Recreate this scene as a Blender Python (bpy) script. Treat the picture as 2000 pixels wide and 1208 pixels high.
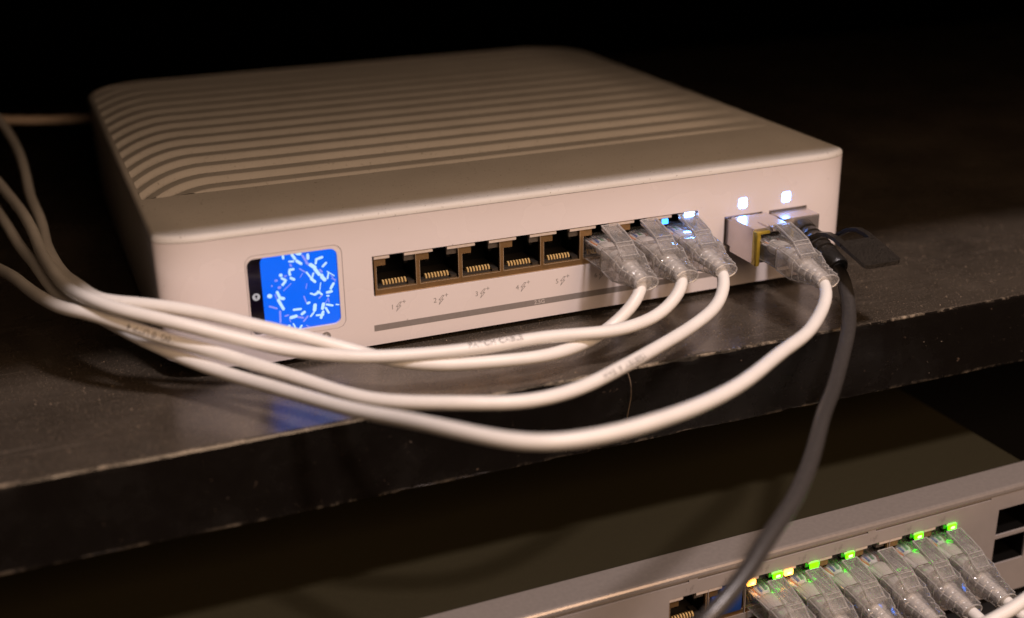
import bpy, bmesh, math, random
from mathutils import Vector, Matrix

# ------------------------------------------------------------------ scene, camera, world, light, exposure
SC = bpy.context.scene
COL = SC.collection
for o in list(bpy.data.objects):
    bpy.data.objects.remove(o, do_unlink=True)
random.seed(7)
K = 0.001                                   # everything below is written in millimetres

SC.render.engine = 'CYCLES'
SC.cycles.use_denoising = True
SC.cycles.max_bounces = 14
SC.cycles.transmission_bounces = 12
SC.cycles.transparent_max_bounces = 16
SC.cycles.sample_clamp_indirect = 3.0
SC.cycles.caustics_reflective = False
SC.view_settings.view_transform = 'Standard'
SC.view_settings.look = 'None'
SC.view_settings.exposure = 0.0
SC.view_settings.gamma = 1.0

cam_d = bpy.data.cameras.new('camera')
cam_d.lens = 44.51
cam_d.sensor_width = 36.0
cam_d.clip_start = 0.01
cam_d.clip_end = 50
cam_d.dof.use_dof = True
cam_d.dof.focus_distance = 0.407
cam_d.dof.aperture_fstop = 6.0
cam_d.dof.aperture_blades = 0
cam = bpy.data.objects.new('camera', cam_d)
COL.objects.link(cam)
_r = Vector((0.92607, -0.37709, -0.01407)); _u = Vector((0.15104, 0.33624, 0.92959)); _f = Vector((0.34581, 0.86299, -0.36834))
cam.matrix_world = Matrix(((_r.x, _u.x, -_f.x, -32.62 * K), (_r.y, _u.y, -_f.y, -353.92 * K), (_r.z, _u.z, -_f.z, 155.67 * K), (0, 0, 0, 1)))
SC.camera = cam

world = bpy.data.worlds.new('World')
SC.world = world
world.use_nodes = True
world.node_tree.nodes['Background'].inputs[0].default_value = (0.9, 0.6, 0.4, 1)
world.node_tree.nodes['Background'].inputs[1].default_value = 0.0001

def lamp(name, loc, target, size, power, color):
    d = bpy.data.lights.new(name, 'AREA')
    d.shape = 'DISK'; d.size = size; d.energy = power; d.color = color
    o = bpy.data.objects.new(name, d); COL.objects.link(o)
    o.location = loc
    o.rotation_euler = (Vector(target) - Vector(loc)).to_track_quat('-Z', 'Y').to_euler()
    return o
lamp('ceiling_lamp', (0.20, -0.465, 0.867), (0.13, -0.03, 0.0), 0.115, 7.8, (1.0, 0.86, 0.86))
rl = lamp('room_lamp', (0.20, -0.70, 0.37), (0.12, 0.0, 0.03), 0.5, 3.4, (1.0, 0.665, 0.43))
rl.data.shape = 'RECTANGLE'; rl.data.size = 0.5; rl.data.size_y = 0.36

# ------------------------------------------------------------------ materials
def nodes(name):
    m = bpy.data.materials.new(name); m.use_nodes = True
    nt = m.node_tree; b = nt.nodes['Principled BSDF']
    return m, nt, b

def tex(nt, kind, scale, detail=2.0, stretch=None, rough=0.5):
    tc = nt.nodes.new('ShaderNodeTexCoord')
    t = nt.nodes.new('ShaderNodeTex' + kind)
    t.inputs['Scale'].default_value = scale
    if kind == 'Noise':
        t.inputs['Detail'].default_value = detail
        t.inputs['Roughness'].default_value = rough
    if stretch:
        mp = nt.nodes.new('ShaderNodeMapping'); mp.inputs['Scale'].default_value = stretch
        nt.links.new(tc.outputs['Object'], mp.inputs['Vector']); nt.links.new(mp.outputs['Vector'], t.inputs['Vector'])
    else:
        nt.links.new(tc.outputs['Object'], t.inputs['Vector'])
    return t

def ramp(nt, sock, p0, p1, c0, c1):
    r = nt.nodes.new('ShaderNodeValToRGB')
    r.color_ramp.elements[0].position = p0; r.color_ramp.elements[1].position = p1
    r.color_ramp.elements[0].color = (*c0, 1) if len(c0) == 3 else c0
    r.color_ramp.elements[1].color = (*c1, 1) if len(c1) == 3 else c1
    nt.links.new(sock, r.inputs['Fac'])
    return r

def mixcol(nt, fac, a, b):
    m = nt.nodes.new('ShaderNodeMix'); m.data_type = 'RGBA'
    for i, v in ((0, fac), (6, a), (7, b)):
        if hasattr(v, 'is_output'):
            nt.links.new(v, m.inputs[i])
        else:
            m.inputs[i].default_value = v if i == 0 else (*v, 1)
    return m.outputs[2]

def bump(nt, b, sock, strength, dist):
    bp = nt.nodes.new('ShaderNodeBump'); bp.inputs['Strength'].default_value = strength; bp.inputs['Distance'].default_value = dist
    nt.links.new(sock, bp.inputs['Height']); nt.links.new(bp.outputs['Normal'], b.inputs['Normal'])

def plain(name, col, rough, metal=0.0, var=0.08, scale=900, bumpy=0.0, spec=0.5):
    m, nt, b = nodes(name)
    n = tex(nt, 'Noise', scale, 3)
    lo = tuple(c * (1 - var) for c in col); hi = tuple(min(1, c * (1 + var)) for c in col)
    r = ramp(nt, n.outputs['Fac'], 0.3, 0.7, lo, hi)
    nt.links.new(r.outputs['Color'], b.inputs['Base Color'])
    b.inputs['Roughness'].default_value = rough; b.inputs['Metallic'].default_value = metal
    b.inputs['Specular IOR Level'].default_value = spec
    if bumpy:
        bump(nt, b, n.outputs['Fac'], bumpy, 0.0002)
    return m

def emit(name, col, strength):
    m, nt, b = nodes(name)
    b.inputs['Base Color'].default_value = (*[c * 0.03 for c in col], 1)
    b.inputs['Emission Color'].default_value = (*col, 1)
    b.inputs['Emission Strength'].default_value = strength
    b.inputs['Roughness'].default_value = 0.3
    return m

def clear(name, tint, gloss, milk_lo, milk_hi, glass=0.0):
    """moulded clear plastic: mostly see-through, flow streaks along the part, bright grazing reflections"""
    m = bpy.data.materials.new(name); m.use_nodes = True
    nt = m.node_tree; nt.nodes.remove(nt.nodes['Principled BSDF'])
    out = nt.nodes['Material Output']
    t = nt.nodes.new('ShaderNodeBsdfTransparent'); t.inputs['Color'].default_value = (*tint, 1)
    sp = nt.nodes.new('ShaderNodeBsdfGlossy'); sp.inputs['Roughness'].default_value = 0.07
    d = nt.nodes.new('ShaderNodeBsdfDiffuse'); d.inputs['Color'].default_value = (0.95, 0.92, 0.89, 1)
    tl = nt.nodes.new('ShaderNodeBsdfTranslucent'); tl.inputs['Color'].default_value = (0.95, 0.92, 0.89, 1)
    g = nt.nodes.new('ShaderNodeBsdfGlass'); g.inputs['Color'].default_value = (*tint, 1); g.inputs['Roughness'].default_value = 0.0; g.inputs['IOR'].default_value = 1.4
    st = tex(nt, 'Noise', 1300, 3, (1.0, 0.22, 1.0), 0.6)
    mk = ramp(nt, st.outputs['Fac'], 0.44, 0.60, (milk_lo,) * 3, (milk_hi,) * 3)
    lw_ = nt.nodes.new('ShaderNodeLayerWeight'); lw_.inputs['Blend'].default_value = 0.25
    bp = nt.nodes.new('ShaderNodeBump'); bp.inputs['Strength'].default_value = 0.06; bp.inputs['Distance'].default_value = 0.0002
    nt.links.new(st.outputs['Fac'], bp.inputs['Height'])
    for n in (sp, g): nt.links.new(bp.outputs['Normal'], n.inputs['Normal'])
    def mix(a, b, f):
        mx = nt.nodes.new('ShaderNodeMixShader')
        if hasattr(f, 'is_output'): nt.links.new(f, mx.inputs[0])
        else: mx.inputs[0].default_value = f
        nt.links.new(a.outputs[0], mx.inputs[1]); nt.links.new(b.outputs[0], mx.inputs[2]); return mx
    fr = nt.nodes.new('ShaderNodeMath'); fr.operation = 'MULTIPLY_ADD'; fr.inputs[1].default_value = gloss; fr.inputs[2].default_value = 0.05
    nt.links.new(lw_.outputs['Fresnel'], fr.inputs[0])
    a = mix(mix(mix(t, g, glass), mix(d, tl, 0.5), mk.outputs['Color']), sp, fr.outputs[0])
    nt.links.new(a.outputs[0], out.inputs['Surface'])
    return m

def body_paint():
    m, nt, b = nodes('white_powder_coat')
    n = tex(nt, 'Noise', 45, 4)
    base = ramp(nt, n.outputs['Fac'], 0.3, 0.75, (0.70, 0.665, 0.62), (0.77, 0.735, 0.69))
    sp = tex(nt, 'Noise', 1100, 2, None, 0.7)
    mask = ramp(nt, sp.outputs['Fac'], 0.655, 0.72, (0, 0, 0), (1, 1, 1))
    c = mixcol(nt, mask.outputs['Color'], base.outputs['Color'], (0.30, 0.26, 0.21))
    nt.links.new(c, b.inputs['Base Color'])
    b.inputs['Roughness'].default_value = 0.55
    g = tex(nt, 'Noise', 4200, 2)
    bump(nt, b, g.outputs['Fac'], 0.12, 0.0001)
    return m

def panel_plastic():
    m, nt, b = nodes('white_gloss_plastic')
    n = tex(nt, 'Noise', 38, 3)
    base = ramp(nt, n.outputs['Fac'], 0.3, 0.7, (0.78, 0.70, 0.68), (0.81, 0.73, 0.71))
    sp = tex(nt, 'Noise', 520, 2, None, 0.6)
    mask = ramp(nt, sp.outputs['Fac'], 0.735, 0.77, (0, 0, 0), (1, 1, 1))
    c = mixcol(nt, mask.outputs['Color'], base.outputs['Color'], (0.5, 0.45, 0.42))
    nt.links.new(c, b.inputs['Base Color'])
    r = ramp(nt, n.outputs['Fac'], 0.3, 0.7, (0.20, 0.20, 0.20), (0.32, 0.32, 0.32))
    nt.links.new(r.outputs['Color'], b.inputs['Roughness'])
    return m

def shelf_paint():
    m, nt, b = nodes('black_laminate')
    tc = nt.nodes.new('ShaderNodeTexCoord')
    big = tex(nt, 'Noise', 22, 5, None, 0.6)
    base = ramp(nt, big.outputs['Fac'], 0.36, 0.68, (0.034, 0.027, 0.020), (0.066, 0.052, 0.038))
    grain = tex(nt, 'Noise', 160, 5, (0.5, 3.0, 3.0), 0.75)
    gmask = ramp(nt, grain.outputs['Fac'], 0.42, 0.75, (0, 0, 0), (0.55, 0.55, 0.55))
    c = mixcol(nt, gmask.outputs['Color'], base.outputs['Color'], (0.085, 0.068, 0.052))
    d1 = tex(nt, 'Noise', 1500, 2, None, 0.8)
    dm = ramp(nt, d1.outputs['Fac'], 0.56, 0.70, (0, 0, 0), (0.85, 0.85, 0.85))
    c = mixcol(nt, dm.outputs['Color'], c, (0.17, 0.135, 0.105))
    sc = tex(nt, 'Noise', 26, 2, (0.35, 9.0, 1.0), 0.5)
    sm = ramp(nt, sc.outputs['Fac'], 0.690, 0.705, (0, 0, 0), (0.5, 0.5, 0.5))
    c = mixcol(nt, sm.outputs['Color'], c, (0.14, 0.115, 0.09))
    # chipped edges: bare board showing where the coating has worn along the arris
    sep = nt.nodes.new('ShaderNodeSeparateXYZ'); nt.links.new(tc.outputs['Object'], sep.inputs[0])
    def band(sock, lo, hi):
        a = nt.nodes.new('ShaderNodeMapRange'); a.inputs[1].default_value = lo; a.inputs[2].default_value = hi
        a.inputs[3].default_value = 0; a.inputs[4].default_value = 1
        nt.links.new(sock, a.inputs[0]); return a.outputs[0]
    zt = band(sep.outputs['Z'], -0.0029, -0.0022); yt = band(sep.outputs['Y'], -0.0427, -0.0436)
    zb = band(sep.outputs['Z'], -0.0264, -0.0278)
    def mul(a, c2):
        q = nt.nodes.new('ShaderNodeMath'); q.operation = 'MULTIPLY'
        nt.links.new(a, q.inputs[0])
        if hasattr(c2, 'is_output'): nt.links.new(c2, q.inputs[1])
        else: q.inputs[1].default_value = c2
        return q.outputs[0]
    mx = nt.nodes.new('ShaderNodeMath'); mx.operation = 'MAXIMUM'
    nt.links.new(mul(zt, yt), mx.inputs[0]); nt.links.new(mul(zb, 0.45), mx.inputs[1])
    wn = tex(nt, 'Noise', 110, 5, None, 0.75)
    wr = ramp(nt, wn.outputs['Fac'], 0.50, 0.64, (0, 0, 0), (1, 1, 1))
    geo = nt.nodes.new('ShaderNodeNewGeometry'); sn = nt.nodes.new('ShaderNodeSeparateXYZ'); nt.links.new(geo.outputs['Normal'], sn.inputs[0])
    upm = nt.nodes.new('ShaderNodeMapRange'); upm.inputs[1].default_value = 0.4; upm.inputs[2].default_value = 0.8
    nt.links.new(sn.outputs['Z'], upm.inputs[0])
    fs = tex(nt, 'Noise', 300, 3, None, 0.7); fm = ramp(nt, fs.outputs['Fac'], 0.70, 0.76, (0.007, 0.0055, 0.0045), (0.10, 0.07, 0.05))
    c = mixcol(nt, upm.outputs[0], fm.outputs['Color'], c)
    c = mixcol(nt, mul(mx.outputs[0], wr.outputs['Color']), c, (0.40, 0.32, 0.23))
    nt.links.new(c, b.inputs['Base Color'])
    rn = tex(nt, 'Noise', 55, 5, None, 0.7)
    r = ramp(nt, rn.outputs['Fac'], 0.3, 0.7, (0.12, 0.12, 0.12), (0.36, 0.36, 0.36))
    nt.links.new(r.outputs['Color'], b.inputs['Roughness'])
    b.inputs['Specular IOR Level'].default_value = 0.9
    bump(nt, b, grain.outputs['Fac'], 0.16, 0.0004)
    return m

M_body = body_paint()
M_panel = panel_plastic()
M_shelf = shelf_paint()
M_ink = plain('grey_print_ink', (0.25, 0.22, 0.205), 0.4, var=0.05)
M_inkpale = plain('pale_print_ink', (0.68, 0.62, 0.58), 0.4, var=0.05)
M_black = plain('black_plastic', (0.012, 0.011, 0.010), 0.45)
M_void = plain('dark_port_plastic', (0.004, 0.0035, 0.003), 0.6, spec=0.08)
M_floor = plain('port_floor_plastic', (0.028, 0.023, 0.018), 0.4)
M_shield = plain('port_shield_metal', (0.34, 0.20, 0.085), 0.27, metal=0.65, scale=300)  # brown reflections of the surroundings put into the base colour
M_capbar = plain('lit_cap_bar', (0.62, 0.52, 0.44), 0.35)  # pale tone for metal cap bars, light on their edges put into the colour
M_gold = plain('gold_contact', (0.85, 0.58, 0.24), 0.22, metal=0.35)
M_rubber = plain('grey_rubber', (0.05, 0.05, 0.05), 0.8)
M_blackglass = plain('black_screen_glass', (0.006, 0.004, 0.012), 0.12, var=0.3, scale=90)
M_blue = emit('blue_screen', (0.0, 0.135, 0.93), 1.0)
M_dash = emit('pale_screen_dashes', (0.56, 0.82, 1.0), 1.0)
M_violet = emit('violet_screen_dashes', (0.28, 0.30, 0.95), 1.0)
M_led = emit('blue_white_lamp', (0.09, 0.31, 1.0), 48.0)
M_ledport = emit('blue_white_socket_lamp', (0.12, 0.34, 1.0), 110.0)
M_ledblue = emit('blue_lamp', (0.03, 0.22, 1.0), 7)
M_green = emit('green_lamp', (0.035, 1.0, 0.0), 12.0)
M_core = emit('lamp_hot_centre', (1.0, 0.80, 0.55), 1.6)
M_amber = emit('amber_lamp', (1.0, 0.40, 0.05), 9.0)
M_cord = plain('white_cable_jacket', (0.80, 0.765, 0.72), 0.42, var=0.03, scale=160)
M_cordgrey = plain('brown_grey_cable_jacket', (0.62, 0.48, 0.36), 0.5, var=0.06, scale=160)
M_cordprint = plain('cable_print_ink', (0.10, 0.085, 0.075), 0.5)
M_clear = clear('clear_plastic', (0.995, 0.985, 0.975), 0.55, 0.12, 0.23, 0.06)
M_edge = clear('clear_edge_highlight', (0.99, 0.97, 0.95), 0.6, 0.38, 0.62)  # edge highlights put into milky beads along the clear parts
M_seam = plain('plug_seam', (0.16, 0.12, 0.10), 0.5)
M_frost = clear('clear_soft_plastic', (0.99, 0.97, 0.95), 0.6, 0.34, 0.44)
M_steel = plain('module_steel', (0.66, 0.59, 0.56), 0.24, metal=0.78, var=0.05, scale=250)
M_yellow = plain('yellow_latch', (0.46, 0.32, 0.04), 0.2, metal=0.4, var=0.1)
M_dac = plain('black_cable_jacket', (0.048, 0.043, 0.040), 0.28, var=0.2, scale=1800, bumpy=0.2)
M_tab = plain('black_nylon', (0.026, 0.022, 0.018), 0.28, var=0.95, scale=3000, bumpy=0.5)
M_silver = plain('silver_aluminium', (0.44, 0.385, 0.345), 0.28, metal=0.5, var=0.06, scale=700)
M_cover = plain('dark_olive_cover', (0.030, 0.0245, 0.012), 0.42, var=0.12, scale=2200, bumpy=0.15)
M_greyface = plain('light_grey_face', (0.35, 0.31, 0.29), 0.35, var=0.03, scale=200)
M_bluep = plain('blue_plastic', (0.02, 0.07, 0.32), 0.3)
M_lint = plain('pale_lint', (0.35, 0.26, 0.18), 0.7)
WIRE = [plain('orange_wire', (0.7, 0.22, 0.03), 0.4), plain('blue_wire', (0.05, 0.13, 0.4), 0.4), plain('brown_wire', (0.2, 0.07, 0.03), 0.4),
        plain('white_wire', (0.75, 0.7, 0.66), 0.4), plain('green_wire', (0.05, 0.28, 0.08), 0.4)]

# ------------------------------------------------------------------ mesh helpers (millimetres)
class MB:
    def __init__(s):
        s.v = []; s.f = []; s.m = []; s.sm = []
    def add(s, verts, faces, mat=0, smooth=False):
        n = len(s.v); s.v += [tuple(p) for p in verts]
        for f in faces:
            s.f.append([i + n for i in f]); s.m.append(mat); s.sm.append(smooth)
    def box(s, x0, x1, y0, y1, z0, z1, mat=0):
        s.add([(x, y, z) for x in (x0, x1) for y in (y0, y1) for z in (z0, z1)],
              [(0, 1, 3, 2), (4, 6, 7, 5), (0, 4, 5, 1), (2, 3, 7, 6), (0, 2, 6, 4), (1, 5, 7, 3)], mat)
    def bbox(s, x0, x1, y0, y1, z0, z1, r, mat=0, seg=2, smooth=True):
        bm = bmesh.new(); bmesh.ops.create_cube(bm, size=1)
        for v in bm.verts:
            v.co = Vector(((x0 + x1) / 2 + v.co.x * (x1 - x0), (y0 + y1) / 2 + v.co.y * (y1 - y0), (z0 + z1) / 2 + v.co.z * (z1 - z0)))
        bmesh.ops.bevel(bm, geom=bm.edges[:], offset=r, segments=seg, affect='EDGES', profile=0.5)
        s.bm(bm, mat, smooth)
    def bm(s, bm, mat=0, smooth=False):
        bm.verts.index_update()
        s.add([v.co[:] for v in bm.verts], [[v.index for v in f.verts] for f in bm.faces], mat, smooth); bm.free()
    def loft(s, loops, mat=0, smooth=True, closed=True, cap0=False, cap1=False):
        n = len(loops[0]); vs = [p for l in loops for p in l]; fs = []
        for k in range(len(loops) - 1):
            for i in range(n if closed else n - 1):
                j = (i + 1) % n
                fs.append((k * n + i, k * n + j, (k + 1) * n + j, (k + 1) * n + i))
        s.add(vs, fs, mat, smooth)
        if cap0: s.add(loops[0], [list(range(n))[::-1]], mat)
        if cap1: s.add(loops[-1], [list(range(n))], mat)
    def build(s, name, mats, parent=None, loc=None, label=None):
        me = bpy.data.meshes.new(name)
        me.from_pydata([tuple(c * K for c in p) for p in s.v], [], s.f)
        for m in (mats if isinstance(mats, (list, tuple)) else [mats]): me.materials.append(m)
        me.polygons.foreach_set('material_index', s.m); me.polygons.foreach_set('use_smooth', s.sm)
        me.update()
        bm = bmesh.new(); bm.from_mesh(me)
        bmesh.ops.remove_doubles(bm, verts=bm.verts, dist=1e-7)
        bmesh.ops.recalc_face_normals(bm, faces=bm.faces)
        bm.to_mesh(me); bm.free()
        if any(s.sm) and hasattr(me, 'set_sharp_from_angle'):
            me.set_sharp_from_angle(angle=math.radians(38))
        return link(name, me, parent, loc, label)

def link(name, me, parent=None, loc=None, label=None):
    o = bpy.data.objects.new(name, me); COL.objects.link(o)
    if parent:
        o.parent = parent
    if loc: o.location = tuple(c * K for c in loc)
    if label: o['label'] = label
    return o

def thing(name, label, cat, loc=(0, 0, 0), rotz=0.0, group=None):
    o = bpy.data.objects.new(name, None); COL.objects.link(o)
    o.empty_display_size = 0.01
    o.location = tuple(c * K for c in loc); o.rotation_euler = (0, 0, rotz)
    o['label'] = label; o['category'] = cat
    if group: o['group'] = group
    return o

def fill2d(loops):
    """triangulated region bounded by the first loop, with the others as holes; 2D in, (verts, faces) out"""
    bm = bmesh.new(); ed = []
    for lp in loops:
        vs = [bm.verts.new((p[0], p[1], 0)) for p in lp]
        ed += [bm.edges.new((vs[i], vs[(i + 1) % len(vs)])) for i in range(len(vs))]
    bmesh.ops.triangle_fill(bm, edges=ed, use_beauty=True, use_dissolve=False)
    bm.verts.index_update()
    r = [v.co.xy[:] for v in bm.verts], [[v.index for v in f.verts] for f in bm.faces]
    bm.free(); return r

def plate(mb, loops, put, d0, d1, mat=0, wallmat=None):
    """solid plate from 2D loops; put(u, v, d) gives the 3D point at depth d"""
    v2, f2 = fill2d(loops)
    for d in (d0, d1):
        mb.add([put(a, b, d) for a, b in v2], f2, mat)
    for lp in loops:
        mb.loft([[put(a, b, d0) for a, b in lp], [put(a, b, d1) for a, b in lp]], mat if wallmat is None else wallmat, smooth=False)

def rrect(x0, x1, z0, z1, r, n=5):
    out = []
    for cx, cz, a0 in ((x1 - r, z1 - r, 0), (x0 + r, z1 - r, 90), (x0 + r, z0 + r, 180), (x1 - r, z0 + r, 270)):
        for i in range(n + 1):
            a = math.radians(a0 + 90 * i / n); out.append((cx + r * math.cos(a), cz + r * math.sin(a)))
    return out

XZ = lambda a, b, d: (a, d, b)              # plate standing in the front plane
XY = lambda a, b, d: (a, b, d)              # plate lying flat

def smooth_path(pts, step=2.0):
    P = [Vector(p) for p in pts]; out = []
    ext = [P[0] * 2 - P[1]] + P + [P[-1] * 2 - P[-2]]
    for i in range(len(P) - 1):
        p0, p1, p2, p3 = ext[i:i + 4]
        t0 = 0.0; t1 = t0 + max(1e-4, (p1 - p0).length) ** 0.5; t2 = t1 + max(1e-4, (p2 - p1).length) ** 0.5; t3 = t2 + max(1e-4, (p3 - p2).length) ** 0.5
        n = max(2, int((p2 - p1).length / step))
        for j in range(n):
            t = t1 + (t2 - t1) * j / n
            a1 = p0 * ((t1 - t) / (t1 - t0)) + p1 * ((t - t0) / (t1 - t0)); a2 = p1 * ((t2 - t) / (t2 - t1)) + p2 * ((t - t1) / (t2 - t1)); a3 = p2 * ((t3 - t) / (t3 - t2)) + p3 * ((t - t2) / (t3 - t2))
            b1 = a1 * ((t2 - t) / (t2 - t0)) + a2 * ((t - t0) / (t2 - t0)); b2 = a2 * ((t3 - t) / (t3 - t1)) + a3 * ((t - t1) / (t3 - t1))
            out.append(b1 * ((t2 - t) / (t2 - t1)) + b2 * ((t - t1) / (t2 - t1)))
    out.append(P[-1])
    for _ in range(10):                      # even out kinks, ends held
        out = [out[0]] + [(out[i - 1] + out[i] * 2 + out[i + 1]) / 4 for i in range(1, len(out) - 1)] + [out[-1]]
    return out

def frames(path):
    T = [(path[min(i + 1, len(path) - 1)] - path[max(i - 1, 0)]).normalized() for i in range(len(path))]
    F = []
    for t in T:                              # up-referenced frame: n points sideways, b upwards
        n = t.cross(Vector((0, 0, 1)))
        if n.length < 0.05: n = Vector((1, 0, 0))
        n.normalize(); F.append((n, n.cross(t).normalized()))
    return T, F

def tube(mb, path, rad, sides=14, mat=0, wob=0.0, caps=True):
    T, F = frames(path); loops = []
    for i, p in enumerate(path):
        r = rad(i / (len(path) - 1)) if callable(rad) else rad
        if wob: r *= 1 + wob * (math.sin(i * 1.9) * 0.5 + math.sin(i * 0.83 + 1) * 0.5)
        n, b = F[i]
        loops.append([tuple(p + (n * math.cos(a) + b * math.sin(a)) * r) for a in (2 * math.pi * k / sides for k in range(sides))])
    mb.loft(loops, mat, True, True, caps, caps)

def text2d(s, size):
    cu = bpy.data.curves.new('lettering', 'FONT'); cu.body = s; cu.size = size; cu.resolution_u = 3
    o = bpy.data.objects.new('lettering', cu); COL.objects.link(o)
    dg = bpy.context.evaluated_depsgraph_get(); dg.update()
    me = bpy.data.meshes.new_from_object(o.evaluated_get(dg))
    v = [(p.co.x, p.co.y) for p in me.vertices]; f = [list(p.vertices) for p in me.polygons]
    COL.objects.unlink(o); bpy.data.objects.remove(o); bpy.data.curves.remove(cu); bpy.data.meshes.remove(me)
    return v, f

def ribbon(mb, pts, w, put, d, mat=0, closed=False):
    n = len(pts)
    for i in range(n if closed else n - 1):
        a = Vector(pts[i]); b = Vector(pts[(i + 1) % n]); t = (b - a)
        if t.length < 1e-6: continue
        t.normalize(); q = Vector((-t.y, t.x)) * w / 2; e = t * w * 0.35
        mb.add([put(*p, d) for p in (a - e - q, b + e - q, b + e + q, a - e + q)], [(0, 1, 2, 3)], mat)

def capsule(x1, y1, x2, y2, w, n=6):
    a = Vector((x1, y1)); b = Vector((x2, y2)); t = (b - a)
    t = t.normalized() if t.length > 1e-6 else Vector((1, 0))
    th = math.atan2(t.y, t.x); r = w / 2; out = []
    for c, s in ((b, -90), (a, 90)):
        for i in range(n + 1):
            g = th + math.radians(s + 180 * i / n); out.append((c.x + r * math.cos(g), c.y + r * math.sin(g)))
    return out

# ------------------------------------------------------------------ setting: shelves
def shelf_board(name, x0, x1, y0, y1, z0, z1, ragged):
    mb = MB(); nx = 420 if ragged else 8; loops = []
    rnd = random.Random(3); e = c = 0.0
    for i in range(nx + 1):
        x = x0 + (x1 - x0) * i / nx
        e = e * 0.6 + rnd.uniform(-0.3, 0.3) * (1 if ragged else 0); c = c * 0.6 + (rnd.uniform(0, 0.22) if rnd.random() > 0.04 else rnd.uniform(0.5, 1.2)) * (1 if ragged else 0)
        q = 0.45 + abs(c)
        loops.append([(x, y1, z1), (x, y0 + q + 0.4, z1), (x, y0 + q * 0.35 + e * 0.4, z1 - 0.15), (x, y0 + e * 0.5, z1 - q), (x, y0 + e * 0.1, z1 - q - 1.2),
                      (x, y0 + e * 0.1, z0 + 1.2), (x, y0 + e * 0.4, z0 + q * 0.8), (x, y0 + q, z0), (x, y1, z0)])
    mb.loft(loops, 0, False, True, True, True)
    o = mb.build(name, M_shelf if ragged else M_black); o['kind'] = 'structure'; o['label'] = {'shelf': 'worn black shelf board under the white switch', 'upper_shade_board': 'unseen shelf board above the white switch, added to cast shade', 'lower_shelf': 'black shelf board under the rack switch'}[name]
    return o
shelf_board('shelf', -420, 700, -44, 420, -28, -2, True)
shelf_board('upper_shade_board', -420, 700, -47, 420, 128, 154, False)  # out of view, added to shade the shelf behind the switch
shelf_board('lower_shelf', -420, 700, -90, 420, -136, -110, False)

# ------------------------------------------------------------------ white switch
W, D, H = 237.6, 240.0, 43.0
RX, RY, RB = 15.0, 6.5, 28.0
def outline(d, n=14):
    out = []
    for cx, cy, rx, ry, a0 in ((RX, RY, RX, RY, 180), (W - RX, RY, RX, RY, 270), (W - RB, D - RB, RB, RB, 0), (RB, D - RB, RB, RB, 90)):
        for i in range(n + 1):
            a = math.radians(a0 + 90 * i / n); p = Vector((cx + rx * math.cos(a), cy + ry * math.sin(a)))
            nn = Vector((math.cos(a) * ry, math.sin(a) * rx)).normalized(); p -= nn * d
            out.append((p.x, p.y))
    return out
sw = thing('network_switch', 'white desktop network switch with ribbed top and glowing blue square screen', 'network switch', (0, 0, -2))
SZ = 2.0                                     # part z is measured from the shelf; the case floats SZ above it on feet
def up(z): return z + SZ
def sput(a, b, d): return (a, d, up(b))

# case: side walls behind the front panel, and floor
mb = MB()
ol = outline(0.55)
n14 = 15
side = ol[n14 - 0:][15:] if False else ol[2 * n14:] + [(0.55, RY + 0.3)]
side = [(W - 0.55, RY + 0.3)] + side
side = side[:-1] + [(0.55, 60.0), (0.55, 36.0), (0.55, 24.0), (0.55, 14.0), (0.55, RY + 0.3)]
def lift(x, y):
    return 4.5 * (max(0.0, 36.0 - y) / 29.5) ** 1.5 if x < 1 else 0.0
mb.loft([[(x, y, up(0.6 + lift(x, y))) for x, y in side], [(x, y, up(40.9)) for x, y in side]], 0, True, False)
mb.loft([[(x + (0.5 if x < W / 2 else -0.5), y - 0.2, up(0.0 + lift(x, y))) for x, y in side], [(x, y, up(0.6 + lift(x, y))) for x, y in side]], 0, True, False)
_fl = [(x, y, up(0.3)) for x, y in outline(1.0) if not (x < 16 and y < 30)]
_fl = [(28, 2, up(0.3))] + _fl + [(1.0, 38, up(0.3))]
mb.add(_fl, [list(range(len(_fl)))], 1)
mb.build('case', [M_body, M_void], sw)

# lid: rounded rim and flat border with an opening for the ribs
GD, GW, GP = 2.8, 7.0, 14.1                  # groove depth, width, pitch
win = []
XL, XR, YF, YB = 2.3, W - 6.0, 43.6, D - 3.5
win += [(XL, YF), (XR, YF)]
for cx, a0 in ((W - RB, 0), (RB, 90)):
    for i in range(9):
        a = math.radians(a0 + 90 * i / 8); win.append((cx + (RB - (6.0 if a0 == 0 else 2.5)) * math.cos(a), D - RB + (RB - 3.0) * math.sin(a)))
win[2] = (XR, D - RB); win[-1] = (XL, D - RB)
mb = MB()
prof = [(0.5, 40.9), (0.0, 41.05), (0.0, 41.5), (0.14, 42.05), (0.5, 42.55), (1.0, 42.86), (1.6, 43.0)]
mb.loft([[(x, y, up(z)) for x, y in outline(d)] for d, z in prof], 0, True)
v2, f2 = fill2d([outline(1.6), win])
mb.add([(x, y, up(43.0)) for x, y in v2], f2, 0, True)
mb.loft([[(x, y, up(43.0)) for x, y in win], [(x, y, up(43.0 - GD - 1.2)) for x, y in win]], 0, False)
mb.add([(x, y, up(43.0 - GD - 1.2)) for x, y in win], [list(range(len(win)))], 0)
mb.build('lid', M_body, sw)

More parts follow.
